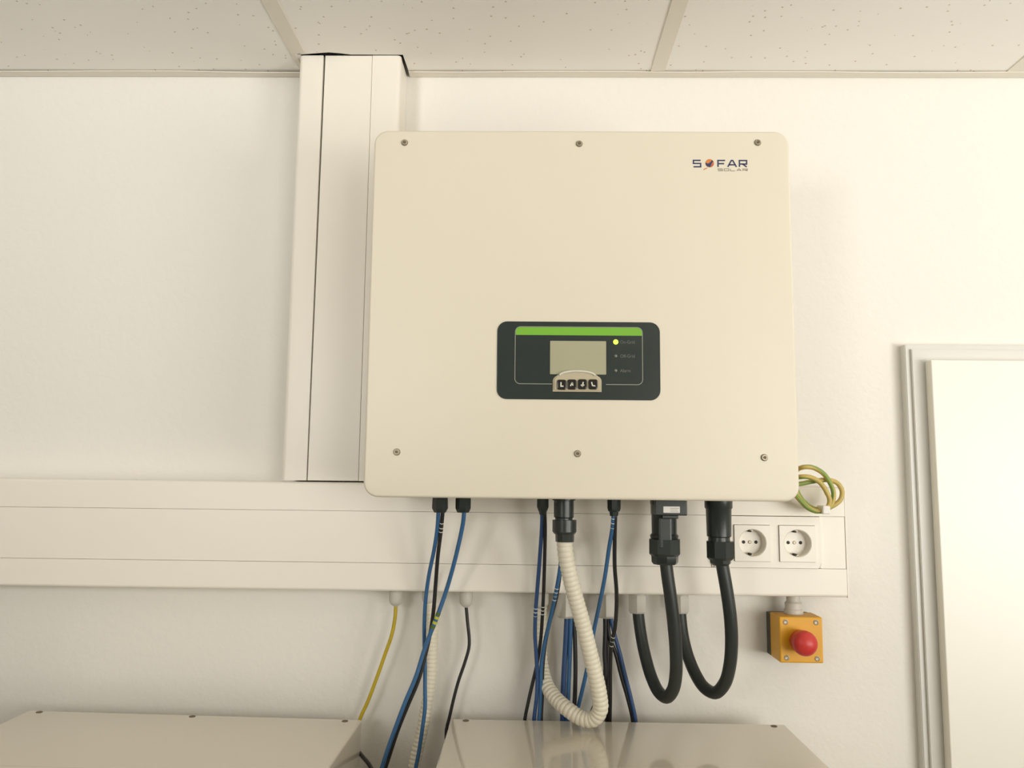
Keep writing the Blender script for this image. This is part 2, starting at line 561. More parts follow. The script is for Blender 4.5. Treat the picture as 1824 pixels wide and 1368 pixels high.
# double frame for the sockets, with two square openings
def holed_plate(x0, x1, z0, z1, holes, yf, yb):
    bm = bmesh.new()
    X = sorted({x0, x1, *[h[0] for h in holes], *[h[1] for h in holes]})
    Z = sorted({z0, z1, *[h[2] for h in holes], *[h[3] for h in holes]})
    solid = lambda cx, cz: not any(h[0] < cx < h[1] and h[2] < cz < h[3] for h in holes)
    V = {}
    def v(x, y, z):
        k = (round(x, 6), round(y, 6), round(z, 6))
        if k not in V:
            V[k] = bm.verts.new(k)
        return V[k]
    inside = lambda i, k: 0 <= i < len(X) - 1 and 0 <= k < len(Z) - 1 and solid((X[i] + X[i + 1]) / 2, (Z[k] + Z[k + 1]) / 2)
    for i in range(len(X) - 1):
        for k in range(len(Z) - 1):
            if not inside(i, k):
                continue
            a, b, c, d = X[i], X[i + 1], Z[k], Z[k + 1]
            bm.faces.new((v(a, yf, c), v(b, yf, c), v(b, yf, d), v(a, yf, d)))
            bm.faces.new((v(a, yb, d), v(b, yb, d), v(b, yb, c), v(a, yb, c)))
            if not inside(i - 1, k): bm.faces.new((v(a, yf, c), v(a, yf, d), v(a, yb, d), v(a, yb, c)))
            if not inside(i + 1, k): bm.faces.new((v(b, yf, d), v(b, yf, c), v(b, yb, c), v(b, yb, d)))
            if not inside(i, k - 1): bm.faces.new((v(b, yf, c), v(a, yf, c), v(a, yb, c), v(b, yb, c)))
            if not inside(i, k + 1): bm.faces.new((v(a, yf, d), v(b, yf, d), v(b, yb, d), v(a, yb, d)))
    return bm
SO = [(0.3170, 0.3725), (0.3855, 0.4410)]
SZ0, SZ1 = 1.62925, 1.68475
sf = holed_plate(SFX0, SFX1, 1.6200, 1.6975, [(a, b, SZ0, SZ1) for a, b in SO], -0.0755, -0.0615)
bmesh.ops.bevel(sf, geom=[e for e in sf.edges if all(abs(v.co.y + 0.0755) < 1e-6 for v in e.verts) and (all(abs(v.co.x - SFX1) < 1e-6 for v in e.verts) or all(abs(v.co.x - SFX0) < 1e-6 for v in e.verts))], offset=0.005, segments=3, affect='EDGES')
obj('socket_frame', sf, 'plastic', tr)

# glands screwed into the underside of the trunking
def gland(x, w, zb, dome, seg=6, y=-0.036):
    r = w / 2
    zt = TZ0 + 0.0003
    bm = lathe(x, y, [(r * 0.86, zt), (r * 0.86, zt - 0.0045)], 24)
    h = zt - 0.0045
    k = r / (math.cos(math.pi / seg) if seg == 6 else 1)
    if dome:
        prof = [(r * 0.96, h), (r, h - 0.002), (r, zb + 0.011)] + [(max(r * math.cos(a), r * 0.34), zb + 0.011 - 0.011 * math.sin(a)) for a in [math.pi / 2 * i / 6 for i in range(1, 7)]]
        lathe(x, y, prof, 24, bm=bm)
    else:
        lathe(x, y, [(r * 0.97, h), (r, h - 0.0015), (r, zb + 0.004), (r * 0.82, zb + 0.0005), (r * 0.74, zb)], 6, rot=math.radians(20), bm=bm)
    return obj('cable_gland', bm, 'gland', tr, smooth=False)
def smooth_by_angle(o, deg=35):
    me = o.data
    me.shade_smooth()
    me.set_sharp_from_angle(angle=math.radians(deg))
for gx, gw, gz, dm in ((-0.2057, 0.0215, 1.549, True), (-0.0948, 0.0215, 1.549, True), (-0.1527, 0.024, 1.552, True), (0.0218, 0.027, 1.548, True),
                       (0.0645, 0.036, 1.5355, False), (0.1267, 0.0345, 1.5362, False), (0.1745, 0.0310, 1.5438, False), (0.2420, 0.0290, 1.5448, False)):
    smooth_by_angle(gland(gx, gw, gz, dm))

# ------------------------------------------------------------------ sockets
def socket(x0, x1, label):
    cx, cz = (x0 + x1) / 2, (SZ0 + SZ1) / 2 + 0.0005
    s = thing('wall_socket', (cx, -0.0615, SZ0), label, 'socket', 'sockets in the trunking')
    g = 0.0006
    R0, yf, yd = 0.0213, -0.0785, -0.0625
    # square face with a round well
    bm = bmesh.new()
    n = 40
    circ = []
    sq = []
    hx = (x1 - x0) / 2 - g
    hz = (SZ1 - SZ0) / 2 - g
    for i in range(n):
        a = 2 * math.pi * i / n
        c_, s_ = math.cos(a), math.sin(a)
        k = min(hx / max(abs(c_), 1e-6), hz / max(abs(s_), 1e-6))
        sq.append((cx + c_ * k, (SZ0 + SZ1) / 2 + s_ * k))
        circ.append((cx + c_ * R0, cz + s_ * R0))
    A = [bm.verts.new((x, yf, z)) for x, z in sq]
    Bk = [bm.verts.new((x, -0.0618, z)) for x, z in sq]
    Ci = [bm.verts.new((x, yf, z)) for x, z in circ]
    Cm = [bm.verts.new((cx + (x - cx) * 0.94, yf + 0.0012, cz + (z - cz) * 0.94)) for x, z in circ]
    Cd = [bm.verts.new((cx + (x - cx) * 0.88, yd, cz + (z - cz) * 0.88)) for x, z in circ]
    for i in range(n):
        k = (i + 1) % n
        for p, q_ in ((A, Ci), (Ci, Cm), (Cm, Cd)):
            bm.faces.new((p[i], p[k], q_[k], q_[i]))
        bm.faces.new((A[i], Bk[i], Bk[k], A[k]))
    bm.faces.new(Cd)
    bm.faces.new(list(reversed(Bk)))
    o = obj('socket_face', bm, 'socket', s)
    smooth_by_angle(o, 30)
    for sx in (-1, 1):
        obj('pin_hole', lathe(cx + sx * 0.0095, cz, [(0.0026, yd - 0.0001), (0.0026, yd - 0.0004)], 16, axis='-y'), 'hole', s)
    obj('center_screw', lathe(cx, cz, [(0.0026, yd), (0.0026, yd - 0.0008), (0.0018, yd - 0.0012)], 16, axis='-y'), 'steel', s)
    for sz in (-1, 1):
        e = bmesh.new()
        box(cx - 0.0022, cx + 0.0022, yd - 0.012, yd - 0.0002, cz + sz * 0.0185 - 0.0011, cz + sz * 0.0185 + 0.0011, 0.0004, bm=e)
        c1 = obj('earth_clip', e, 'steel', s)
        obj('clip_slot', box(cx - 0.0035, cx - 0.0006, yd - 0.0135, yd - 0.0125 + 0.0120, cz + sz * 0.0172 - 0.0012, cz + sz * 0.0172 + 0.0012), 'hole', s)
    return s
socket(*SO[0], 'white round-well wall socket beside the black plug')
socket(*SO[1], 'white round-well wall socket nearest the trunking end')

# ------------------------------------------------------------------ upright trunking
TX0, TX1 = -0.3862, -0.2165
VZ0, VZ1 = 1.7445, 2.4486
tv = thing('upright_trunking', (-0.30, 0, VZ0), 'upright cream trunking rising into the ceiling with a dark seam', 'trunking')
obj('base_channel', box(TX0 + 0.0005, TX1 - 0.0005, -0.0600, -0.0005, VZ0, VZ1, 0.0005, 1), 'plastic', tv)
obj('groove_bed', box(-0.358, -0.310, -0.0612, -0.0600, VZ0 + 0.001, VZ1 - 0.001), 'inside', tv)
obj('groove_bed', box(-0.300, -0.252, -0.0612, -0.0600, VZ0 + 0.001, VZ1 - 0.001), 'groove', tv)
def vflange(x0, x1, left):
    yb, yf, r = -0.0600, -0.0700, 0.007
    if left:
        prof = [(x1, yb), (x1, yf)] + [(x0 + r - r * math.sin(a), yf + r * (1 - math.cos(a))) for a in [math.pi / 2 * i / 6 for i in range(7)]] + [(x0, yb)]
    else:
        prof = [(x0, yb), (x0, yf)] + [(x1 - r + r * math.sin(a), yf + r * (1 - math.cos(a))) for a in [math.pi / 2 * i / 6 for i in range(7)]] + [(x1, yb)]
    bm = bmesh.new()
    A = [bm.verts.new((x, y, VZ0)) for x, y in prof]
    B = [bm.verts.new((x, y, VZ1)) for x, y in prof]
    bm.faces.new(A); bm.faces.new(list(reversed(B)))
    for i in range(len(prof)):
        k = (i + 1) % len(prof)
        bm.faces.new((A[i], B[i], B[k], A[k]))
    return bm
smooth_by_angle(obj('side_lip', vflange(TX0, -0.3462, True), 'plastic', tv))
smooth_by_angle(obj('side_lip', vflange(-0.2638, TX1, False), 'plastic', tv))
cv = box(-0.3430, -0.2645, -0.0698, -0.0612, VZ0, VZ1, 0.0006)
for v in cv.verts:                                   # the clipped-on cover sits a little askew
    t = (v.co.z - VZ0) / (VZ1 - VZ0)
    if v.co.x < -0.30:
        v.co.x += -0.0014 * (1 - t) + 0.0000 * t
obj('cover_strip', cv, 'plastic', tv)

# ------------------------------------------------------------------ inverter
IX0, IX1, IZ0, IZ1 = -0.2175, 0.3572, 1.7245, 2.2318
inv = thing('solar_inverter', (0.07, 0, IZ0), 'large square beige wall inverter with black display and logo', 'inverter')
obj('housing', plate(IX0 + 0.006, IX1 - 0.006, IZ0 + 0.004, IZ1 - 0.004, 0.016, -0.236, -0.105, 0.004), 'cover_edge', inv)
hs = bmesh.new()
box(IX0 + 0.05, IX1 - 0.05, -0.105, -0.080, IZ0 + 0.05, IZ1 - 0.03, bm=hs)
box(IX0 + 0.12, IX1 - 0.12, -0.080, -0.0755, IZ0 + 0.10, IZ1 - 0.06, bm=hs)
obj('heat_sink', hs, 'steel', inv)
obj('wall_bracket', box(IX0 + 0.16, IX1 - 0.12, -0.0755, 0.0, 2.06, 2.14, 0.002), 'steel', inv)
smooth_by_angle(obj('front_cover', plate(IX0, IX1, IZ0, IZ1, 0.020, -0.264, -0.236, 0.0035, n=10, eseg=4), 'cover', inv), 40)

# cover screws
def make_screw():
    bm = lathe(0, 0, [(0.0042, 0.0), (0.0042, -0.0016), (0.0034, -0.0024), (0.0022, -0.0024), (0.0020, -0.0012)], 20, axis='-y')
    return bm
sx = [(-0.1748, 2.2136), (0.0679, 2.2127), (0.3139, 2.2151), (-0.1738, 1.7842), (0.0662, 1.7845), (0.3121, 1.7819)]
p0 = None
for x, z in sx:
    if p0 is None:
        bm = make_screw()
        bmesh.ops.translate(bm, verts=bm.verts[:], vec=root_loc(inv))
        p0 = obj('screw', bm, 'steel', inv, smooth=False)
        bm = lathe(0, 0, [(0.0047, 0.0), (0.0047, -0.0003), (0.0041, -0.0004)], 20, axis='-y')
        bmesh.ops.translate(bm, verts=bm.verts[:], vec=root_loc(inv))
        w = obj('washer', bm, 'screw_dark', p0)
        bm = lathe(0, 0, [(0.0017, -0.0018), (0.0017, -0.0026)], 6, axis='-y')
        bmesh.ops.translate(bm, verts=bm.verts[:], vec=root_loc(inv))
        obj('hex_recess', bm, 'screw_dark', p0)
        p0.location = Vector((x, -0.2640, z)) - root_loc(inv)
    else:
        disc_copy(p0, inv, x, -0.2640, z)

# display panel
PX0, PX1, PZ0, PZ1 = -0.0422, 0.1765, 1.8562, 1.9618
dp = obj('display_panel', plate(PX0, PX1, PZ0, PZ1, 0.0135, -0.2652, -0.2641, 0.0004), 'panel', inv)
LY = -0.2652
def outline(x0, x1, z0, z1, r, w, gap=None):
    P = rpts(x0, x1, z0, z1, r, 8)
    P.append(P[0])
    segs = []
    if gap:
        bot = [p for p in P]
        cur = []
        for i in range(len(P) - 1):
            (xa, za), (xb, zb) = P[i], P[i + 1]
            if abs(za - z0) < 1e-6 and abs(zb - z0) < 1e-6 and abs(xb - xa) > 0.05:
                cur.append((xa, za)); cur.append((gap[0], z0)); segs.append(cur); cur = [(gap[1], z0)]
            else:
                cur.append((xa, za))
        cur.append(P[-1]); segs.append(cur)
    else:
        segs = [P]
    return stroke(segs, w, LY - 0.00025, LY)
obj('silver_outline', outline(-0.0178, 0.1529, 1.8770, 1.9545, 0.007, 0.0009, (0.032, 0.104)), 'panel_line', dp)
gb = [p for p in rpts(-0.0172, 0.1523, 1.8776, 1.9539, 0.0065, 8) if p[1] >= 1.9432]
gb = gb + [(-0.0172, 1.9432), (0.1523, 1.9432)]
obj('green_band', poly(gb, LY - 0.0003, LY), 'green', dp)
lc = obj('lcd_screen', plate(0.0292, 0.1044, 1.8902, 1.9355, 0.0006, LY - 0.0003, LY, n=1), 'lcd', dp)
obj('lcd_bezel', stroke([[(0.0285, 1.8900), (0.0285, 1.9362), (0.1051, 1.9362), (0.1051, 1.8900)]], 0.0012, LY - 0.0006, LY), 'panel', dp)
for i, (z, s) in enumerate(((1.9346, 'On-Grid'), (1.9155, 'Off-Grid'), (1.8958, 'Alarm'))):
    r = 0.0034 if i == 0 else 0.0021
    obj('status_light', lathe(0.1172, z, [(r, LY), (r * 0.9, LY - 0.0008), (r * 0.4, LY - 0.0012)], 20, axis='-y'), 'led_on' if i == 0 else 'led_off', dp, smooth=True)
    text_mesh('printed_label', s, 0.0062, 0.1229, LY - 0.0001, z - 0.0021, 'print_dim', dp, 0.92)
# raised cream strip and pale arc: a viewer's reflection built as shape and colour
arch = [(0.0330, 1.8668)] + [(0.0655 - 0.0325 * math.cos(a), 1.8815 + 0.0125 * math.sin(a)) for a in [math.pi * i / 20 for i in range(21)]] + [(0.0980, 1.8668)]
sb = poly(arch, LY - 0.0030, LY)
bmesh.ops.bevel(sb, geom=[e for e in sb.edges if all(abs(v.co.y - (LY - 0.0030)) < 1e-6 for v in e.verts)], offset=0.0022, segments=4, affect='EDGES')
bs = obj('reflection_strip', sb, 'reflect_cream', dp)
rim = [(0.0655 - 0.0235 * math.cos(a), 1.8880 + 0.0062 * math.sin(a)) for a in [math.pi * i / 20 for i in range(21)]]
obj('reflection_arc', tube([Vector((x, LY - 0.0036, z)) for x, z in rim], 0.0014, 10, rfun=None), 'key_mark', dp, smooth=True)  # pale arc drawn as the highlight at the top of the reflection
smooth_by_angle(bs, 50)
for i, (x, z) in enumerate(((0.0447, 1.8760), (0.0583, 1.8764), (0.0722, 1.8768), (0.0864, 1.8768))):
    k = obj('button', plate(x - 0.0062, x + 0.0062, z - 0.0072, z + 0.0066, 0.003, LY - 0.0052, LY - 0.0025, 0.0012, n=4), 'key', dp)
    gl = {0: [[(x - 0.001, z + 0.003), (x - 0.001, z - 0.0025), (x + 0.0025, z - 0.0025)]],
          1: [[(x - 0.002, z - 0.0025), (x + 0.0005, z + 0.0025)], [(x + 0.0005, z + 0.0025), (x + 0.0012, z - 0.002)]],
          2: [[(x + 0.0012, z + 0.0028), (x, z - 0.0026)], [(x - 0.002, z - 0.001), (x, z - 0.0028), (x + 0.0024, z - 0.001)]],
          3: [[(x - 0.002, z + 0.0028), (x - 0.0008, z - 0.002), (x + 0.003, z - 0.0026)]]}[i]
    obj('button_mark', stroke(gl, 0.0016, LY - 0.0054, LY - 0.0052), 'key_mark', k)

# logo: S (globe) F A R over S O L A R
yL, yB = -0.2643, -0.2639
def glyph(ch, x, z, w, h):
    X = lambda a: x + a * w
    Z = lambda a: z + a * h
    D = {'S': [[(1, 1), (0.0, 1), (0.0, 0.52), (1, 0.52), (1, 0), (0, 0)]],
         'F': [[(0, 0), (0, 1), (1, 1)], [(0.05, 0.5), (0.85, 0.5)]],
         'A': [[(0, 0), (0.42, 1), (0.58, 1), (1, 0)], [(0.18, 0.33), (0.82, 0.33)]],
         'R': [[(0, 0), (0, 1), (1, 1), (1, 0.45), (0.08, 0.45)], [(0.45, 0.45), (1, 0)]],
         'O': [[(0, 0), (0, 1), (1, 1), (1, 0), (0, 0)]],
         'L': [[(0, 1), (0, 0), (1, 0)]]}[ch]
    return [[(X(a), Z(b)) for a, b in ln] for ln in D]
lw = 0.0019
gx, gz, gr = 0.2474, 2.1852, 0.0060
lo = obj('logo_globe', lathe(gx, gz, [(gr, yB), (gr, yL + 0.0001), (gr * 0.9, yL)], 28, axis='-y'), 'orange', inv)
for ch, x in (('S', 0.2252), ('F', 0.2588), ('A', 0.2722), ('R', 0.2882)):
    obj('letter', stroke(glyph(ch, x, 2.1801, 0.0098 if ch != 'A' else 0.0118, 0.0092), lw, yL, yB), 'navy', lo)
for i, ch in enumerate('SOLAR'):
    obj('small_letter', stroke(glyph(ch, 0.2588 + i * 0.0085, 2.1744, 0.0062, 0.0030), 0.0009, yL, yB), 'logo_grey', lo)
obj('logo_globe_dark', poly([(gx - gr * 0.95, gz + 0.0006), (gx - 0.002, gz - 0.0006), (gx + 0.001, gz + 0.0016), (gx + 0.0030, gz + 0.0044), (gx + 0.0050, gz + 0.0026), (gx + 0.0026, gz - 0.0008), (gx + 0.0008, gz - gr * 0.92), (gx - 0.0032, gz - 0.0048), (gx - 0.0052, gz - 0.0026)], yL - 0.0002, yB), 'navy', lo)
obj('logo_globe_red', poly([(gx + 0.0018, gz - 0.0052), (gx + 0.0044, gz - 0.0036), (gx + 0.0056, gz - 0.0002), (gx + 0.0036, gz - 0.0008)], yL - 0.0002, yB), 'logo_red', lo)
obj('logo_swoosh', stroke([[(gx - 0.0086, gz - 0.0094), (gx - 0.0062, gz - 0.0078), (gx - 0.0036, gz - 0.0070)]], 0.0012, yL, yB), 'orange', lo)

# ------------------------------------------------------------------ measured centre lines of cables and outlines of plugs
CABLE = {
    'yellow': [(-0.2056,-0.0358,1.5523),(-0.2061,-0.0353,1.5333),(-0.2107,-0.0344,1.5055),(-0.2206,-0.0335,1.4753),(-0.2322,-0.0325,1.4408),(-0.2462,-0.0313,1.4022),(-0.2586,-0.0304,1.3731)],
    'thin_black': [(-0.0948,-0.0358,1.5539),(-0.0917,-0.035,1.5245),(-0.0887,-0.0342,1.4987),(-0.0893,-0.0338,1.4858),(-0.0952,-0.0331,1.4643),(-0.1052,-0.0322,1.4342),(-0.1118,-0.0314,1.4086),(-0.1184,-0.0305,1.3788),(-0.1224,-0.03,1.3618)],
    'blue_a': [(-0.1281,-0.1587,1.7049),(-0.1307,-0.1443,1.6784),(-0.1369,-0.1264,1.6445),(-0.146,-0.1062,1.6055),(-0.1518,-0.093,1.5666),(-0.1532,-0.089,1.5329),(-0.1529,-0.085,1.4993),(-0.1512,-0.085,1.4665),(-0.1506,-0.085,1.4381),(-0.1499,-0.085,1.4097),(-0.1533,-0.085,1.3775),(-0.1576,-0.085,1.3454),(-0.1634,-0.085,1.3096)],
    'black_a': [(-0.1216,-0.1588,1.705),(-0.1248,-0.1455,1.6785),(-0.1311,-0.1248,1.6363),(-0.1358,-0.1041,1.593),(-0.139,-0.098,1.551),(-0.1435,-0.096,1.5179),(-0.1496,-0.0954,1.4892),(-0.1587,-0.0967,1.4529),(-0.1734,-0.0979,1.4168),(-0.1873,-0.0992,1.3811),(-0.1985,-0.1005,1.3457),(-0.2073,-0.1016,1.3146)],
    'blue_b': [(-0.0904,-0.1619,1.7055),(-0.0923,-0.1542,1.6875),(-0.0985,-0.1419,1.6584),(-0.1082,-0.1261,1.6205),(-0.1197,-0.1118,1.582),(-0.1325,-0.1095,1.5448),(-0.1405,-0.1082,1.5242),(-0.1508,-0.1073,1.4956),(-0.1614,-0.1085,1.4597),(-0.176,-0.1098,1.4239),(-0.1889,-0.1111,1.3885),(-0.2008,-0.1123,1.3534),(-0.2102,-0.1136,1.3187)],
    'blue_c': [(0.0221,-0.1589,1.7067),(0.0217,-0.1467,1.6804),(0.0191,-0.124,1.63),(0.0164,-0.105,1.587),(0.0142,-0.0925,1.5523),(0.0138,-0.08,1.5172),(0.0158,-0.07,1.4864),(0.0179,-0.06,1.4552),(0.0173,-0.0553,1.421),(0.0134,-0.05,1.3823)],
    'black_c': [(0.0253,-0.1627,1.7068),(0.0265,-0.1486,1.6805),(0.0266,-0.1221,1.6299),(0.0258,-0.0962,1.5777),(0.0246,-0.0813,1.5424),(0.0225,-0.0677,1.5067),(0.0178,-0.0586,1.4715),(0.0112,-0.0522,1.4408),(0.0046,-0.0481,1.4106),(-0.0012,-0.0439,1.3778)],
    'blue_d': [(0.0539,-0.1207,1.671),(0.0511,-0.1103,1.6291),(0.0473,-0.1031,1.5995),(0.0411,-0.0925,1.565),(0.0341,-0.0805,1.53),(0.0277,-0.0709,1.4991),(0.0238,-0.0606,1.4637),(0.0234,-0.0542,1.4208),(0.0211,-0.05,1.38)],
    'black_d': [(0.0518,-0.1097,1.6661),(0.0514,-0.1034,1.6408),(0.0509,-0.0962,1.6111),(0.0456,-0.0859,1.5724),(0.0359,-0.0735,1.5329),(0.0295,-0.0634,1.4977),(0.0265,-0.0543,1.4624),(0.026,-0.0496,1.4196),(0.0246,-0.0469,1.3791)],
    'blue_e': [(0.0642,-0.0357,1.5389),(0.0626,-0.0349,1.5011),(0.0602,-0.0339,1.4583),(0.0586,-0.033,1.4159),(0.058,-0.0321,1.3754)],
    'blue_f': [(0.0703,-0.0377,1.5393),(0.0695,-0.0369,1.5015),(0.068,-0.0359,1.4589),(0.0664,-0.035,1.4165),(0.0648,-0.0341,1.3761)],
    'black_e': [(0.0748,-0.0357,1.539),(0.0767,-0.0349,1.5013),(0.0777,-0.0339,1.4586),(0.0769,-0.033,1.4162),(0.0745,-0.0321,1.3757)],
    'blue_g': [(0.125,-0.1562,1.7022),(0.1243,-0.1467,1.6816),(0.1207,-0.1334,1.6524),(0.116,-0.1126,1.6056),(0.11,-0.0956,1.5665),(0.103,-0.0776,1.5239),(0.095,-0.059,1.4686),(0.0874,-0.046,1.428),(0.0787,-0.0329,1.3868),(0.0755,-0.03,1.3718)],
    'black_g': [(0.1275,-0.1562,1.7022),(0.1283,-0.1391,1.6651),(0.1302,-0.1202,1.6229),(0.1342,-0.105,1.5886),(0.1355,-0.0919,1.558),(0.1343,-0.0788,1.527),(0.1301,-0.0692,1.5003),(0.1295,-0.0576,1.4647),(0.1308,-0.0431,1.4196),(0.1311,-0.03,1.3743)],
    'black_h': [(0.124,-0.0357,1.5397),(0.124,-0.0351,1.5105),(0.1231,-0.0344,1.4806),(0.124,-0.0337,1.4508),(0.1135,-0.033,1.4168),(0.1014,-0.0323,1.3871),(0.0962,-0.0321,1.3744)],
    'black_i': [(0.1284,-0.0357,1.5398),(0.1301,-0.0351,1.5106),(0.1406,-0.0344,1.4808),(0.1493,-0.0337,1.447),(0.1588,-0.0329,1.4149),(0.1673,-0.0321,1.3772)],
    'blue_h': [(0.1315,-0.0397,1.5405),(0.1376,-0.0391,1.5132),(0.1454,-0.0385,1.486),(0.1549,-0.0377,1.448),(0.1635,-0.0369,1.4144),(0.1711,-0.0361,1.3784)],
    'black_j': [(0.1263,-0.0297,1.5388),(0.1281,-0.0289,1.5009),(0.1289,-0.0279,1.458),(0.128,-0.027,1.4155),(0.1271,-0.0261,1.3731)],
    'white': [(0.0528,-0.18,1.6671),(0.0554,-0.178,1.6436),(0.0613,-0.172,1.6158),(0.0706,-0.163,1.5814),(0.0807,-0.155,1.5476),(0.0901,-0.147,1.5112),(0.0996,-0.139,1.4747),(0.1066,-0.131,1.4418),(0.108,-0.124,1.4213),(0.0998,-0.116,1.4064),(0.0841,-0.107,1.4036),(0.0635,-0.092,1.4119),(0.0443,-0.068,1.423),(0.0312,-0.046,1.4388),(0.0244,-0.03,1.4612),(0.0215,-0.024,1.4984),(0.0212,-0.028,1.5336),(0.0218,-0.033,1.562)],
    'white2': [(-0.1518,-0.036,1.5652),(-0.1475,-0.036,1.5325),(-0.1465,-0.036,1.4897),(-0.1472,-0.037,1.4474),(-0.152,-0.04,1.406),(-0.1582,-0.045,1.3656),(-0.1653,-0.05,1.33),(-0.1714,-0.055,1.2949)],
    'ac1': [(0.1971,-0.17,1.6369),(0.1992,-0.17,1.6174),(0.2032,-0.168,1.5901),(0.2085,-0.162,1.5506),(0.2128,-0.153,1.5104),(0.2144,-0.142,1.4771),(0.2126,-0.128,1.452),(0.2058,-0.11,1.4364),(0.1973,-0.092,1.4396),(0.1901,-0.075,1.4548),(0.1843,-0.058,1.4781),(0.1796,-0.044,1.5062),(0.1758,-0.036,1.5413),(0.175,-0.036,1.5559)],
    'ac2': [(0.2754,-0.17,1.6394),(0.2782,-0.17,1.6223),(0.2829,-0.168,1.595),(0.2881,-0.163,1.5596),(0.2912,-0.154,1.5233),(0.2911,-0.142,1.4899),(0.2872,-0.126,1.4613),(0.2773,-0.108,1.4433),(0.2658,-0.09,1.4458),(0.257,-0.073,1.4594),(0.2491,-0.055,1.4826),(0.2442,-0.042,1.5093),(0.2415,-0.036,1.5423),(0.2417,-0.036,1.5568)],
    'small': [(-0.2567,-0.05,1.3358),(-0.2413,-0.075,1.3328),(-0.2262,-0.1,1.3286),(-0.2155,-0.12,1.317)],
    'coil': [(0.3869,-0.1,1.744),(0.4123,-0.1,1.7477),(0.4335,-0.1,1.7521),(0.4546,-0.1,1.754),(0.4687,-0.1,1.7492),(0.475,-0.1,1.7366),(0.4721,-0.1,1.7248),(0.4621,-0.099,1.7163),(0.4454,-0.098,1.7094),(0.429,-0.097,1.7125),(0.4154,-0.096,1.7249),(0.4078,-0.095,1.7408),(0.4049,-0.095,1.7577),(0.4103,-0.095,1.7688),(0.4166,-0.107,1.773),(0.43,-0.107,1.7723),(0.4448,-0.107,1.764),(0.4552,-0.107,1.749),(0.4601,-0.106,1.734),(0.4575,-0.105,1.7198),(0.4474,-0.104,1.7088),(0.431,-0.103,1.7086),(0.4166,-0.102,1.7176),(0.4072,-0.101,1.7308),(0.4012,-0.1,1.7442),(0.4049,-0.1,1.7552),(0.4125,-0.113,1.7586),(0.4258,-0.113,1.7571),(0.438,-0.113,1.7497),(0.4467,-0.113,1.7365),(0.4516,-0.112,1.7232),(0.447,-0.11,1.7115),(0.4339,-0.109,1.7072),(0.4194,-0.108,1.7128),(0.4084,-0.107,1.7243),(0.3993,-0.105,1.7342),(0.3852,-0.105,1.739)],
}
PLUG = {
    'p1': (-0.1256,-0.16,[(0.011,1.7275),(0.0118,1.7195),(0.0122,1.7074),(0.0101,1.7034),(0.0085,1.701)]),
    'p2': (-0.0922,-0.16,[(0.011,1.7279),(0.0118,1.7199),(0.0117,1.7077),(0.0101,1.7038),(0.0085,1.7014)]),
    'p3': (0.0227,-0.16,[(0.0089,1.7292),(0.0089,1.7107),(0.0073,1.7067),(0.0057,1.7035),(0.0048,1.6995)]),
    'p5': (0.1251,-0.16,[(0.0101,1.7304),(0.01,1.7103),(0.0089,1.7063),(0.0069,1.7048),(0.006,1.6991)]),
    'cb': (0.0522,-0.18,[(0.0163,1.7299),(0.0163,1.7212),(0.0141,1.7205),(0.0141,1.6976),(0.0123,1.6961),(0.0123,1.6936)]),
    'cn': (0.0532,-0.18,[(0.017,1.6937),(0.017,1.6772),(0.0146,1.6741)]),
    'cl': (0.0536,-0.18,[(0.0135,1.6749),(0.013,1.6632)]),
    'a1b': (0.1953,-0.17,[(0.0196,1.7281),(0.0195,1.7178),(0.0181,1.7155),(0.0177,1.676),(0.0203,1.6728),(0.0195,1.6697),(0.0175,1.6665)]),
    'a1n': (0.1958,-0.17,[(0.023,1.6681),(0.023,1.6478),(0.0199,1.6446)]),
    'a1l': (0.1958,-0.17,[(0.0193,1.6454),(0.0188,1.6361),(0.0163,1.6329)]),
    'a2b': (0.2727,-0.17,[(0.0195,1.729),(0.0195,1.7132),(0.0179,1.7108),(0.017,1.673),(0.0151,1.6715),(0.0154,1.6644)]),
    'a2n': (0.2739,-0.17,[(0.0202,1.666),(0.02,1.6433),(0.0166,1.6402)]),
    'a2l': (0.2742,-0.17,[(0.0154,1.641),(0.0146,1.6355),(0.011,1.6324)]),
}


def end_under(p, x, y=0):
    """the run goes on down behind the cabinet and enters its back"""
    return [(x, p[1], 1.27), (x, p[1] - 0.004, 1.235), (x, -0.056, 1.225)]

def cable(key, name, label, r, m, ext=None, cat='cable', group=None, seg=12, parent=None, **kw):
    pts = list(CABLE[key])
    if ext:
        pts = pts + ext
    C = spline(pts, kw.pop('step', 0.006))
    if parent is not None:
        o = obj(name, tube(C, r, seg, **kw), m, parent, smooth=True)
    else:
        o = obj(name, tube(C, r, seg, **kw), m, None, smooth=True, loc=CABLE[key][0])
        setp(o, label, cat, group)
    o_pts[key] = C
    return o
o_pts = {}

def rings(key, zs, r, m, parent, name, h=0.0012):
    """thin printed marks round a cable where its centre line passes each height"""
    C = o_pts[key]
    for z in zs:
        i = min(range(1, min(len(C) - 1, 120)), key=lambda k: abs(C[k].z - z))
        t = (C[i + 1] - C[i - 1]).normalized()
        c = C[i]
        obj(name, tube([c - t * h / 2, c + t * h / 2], r + 0.00018, 12), m, parent)

def plug_part(name, key, m, parent, seg=24, rot=0.0):
    x, y, prof = PLUG[key]
    o = obj(name, lathe(x, y, prof, seg, rot), m, parent)
    smooth_by_angle(o, 35)
    return o

RB = 0.0030
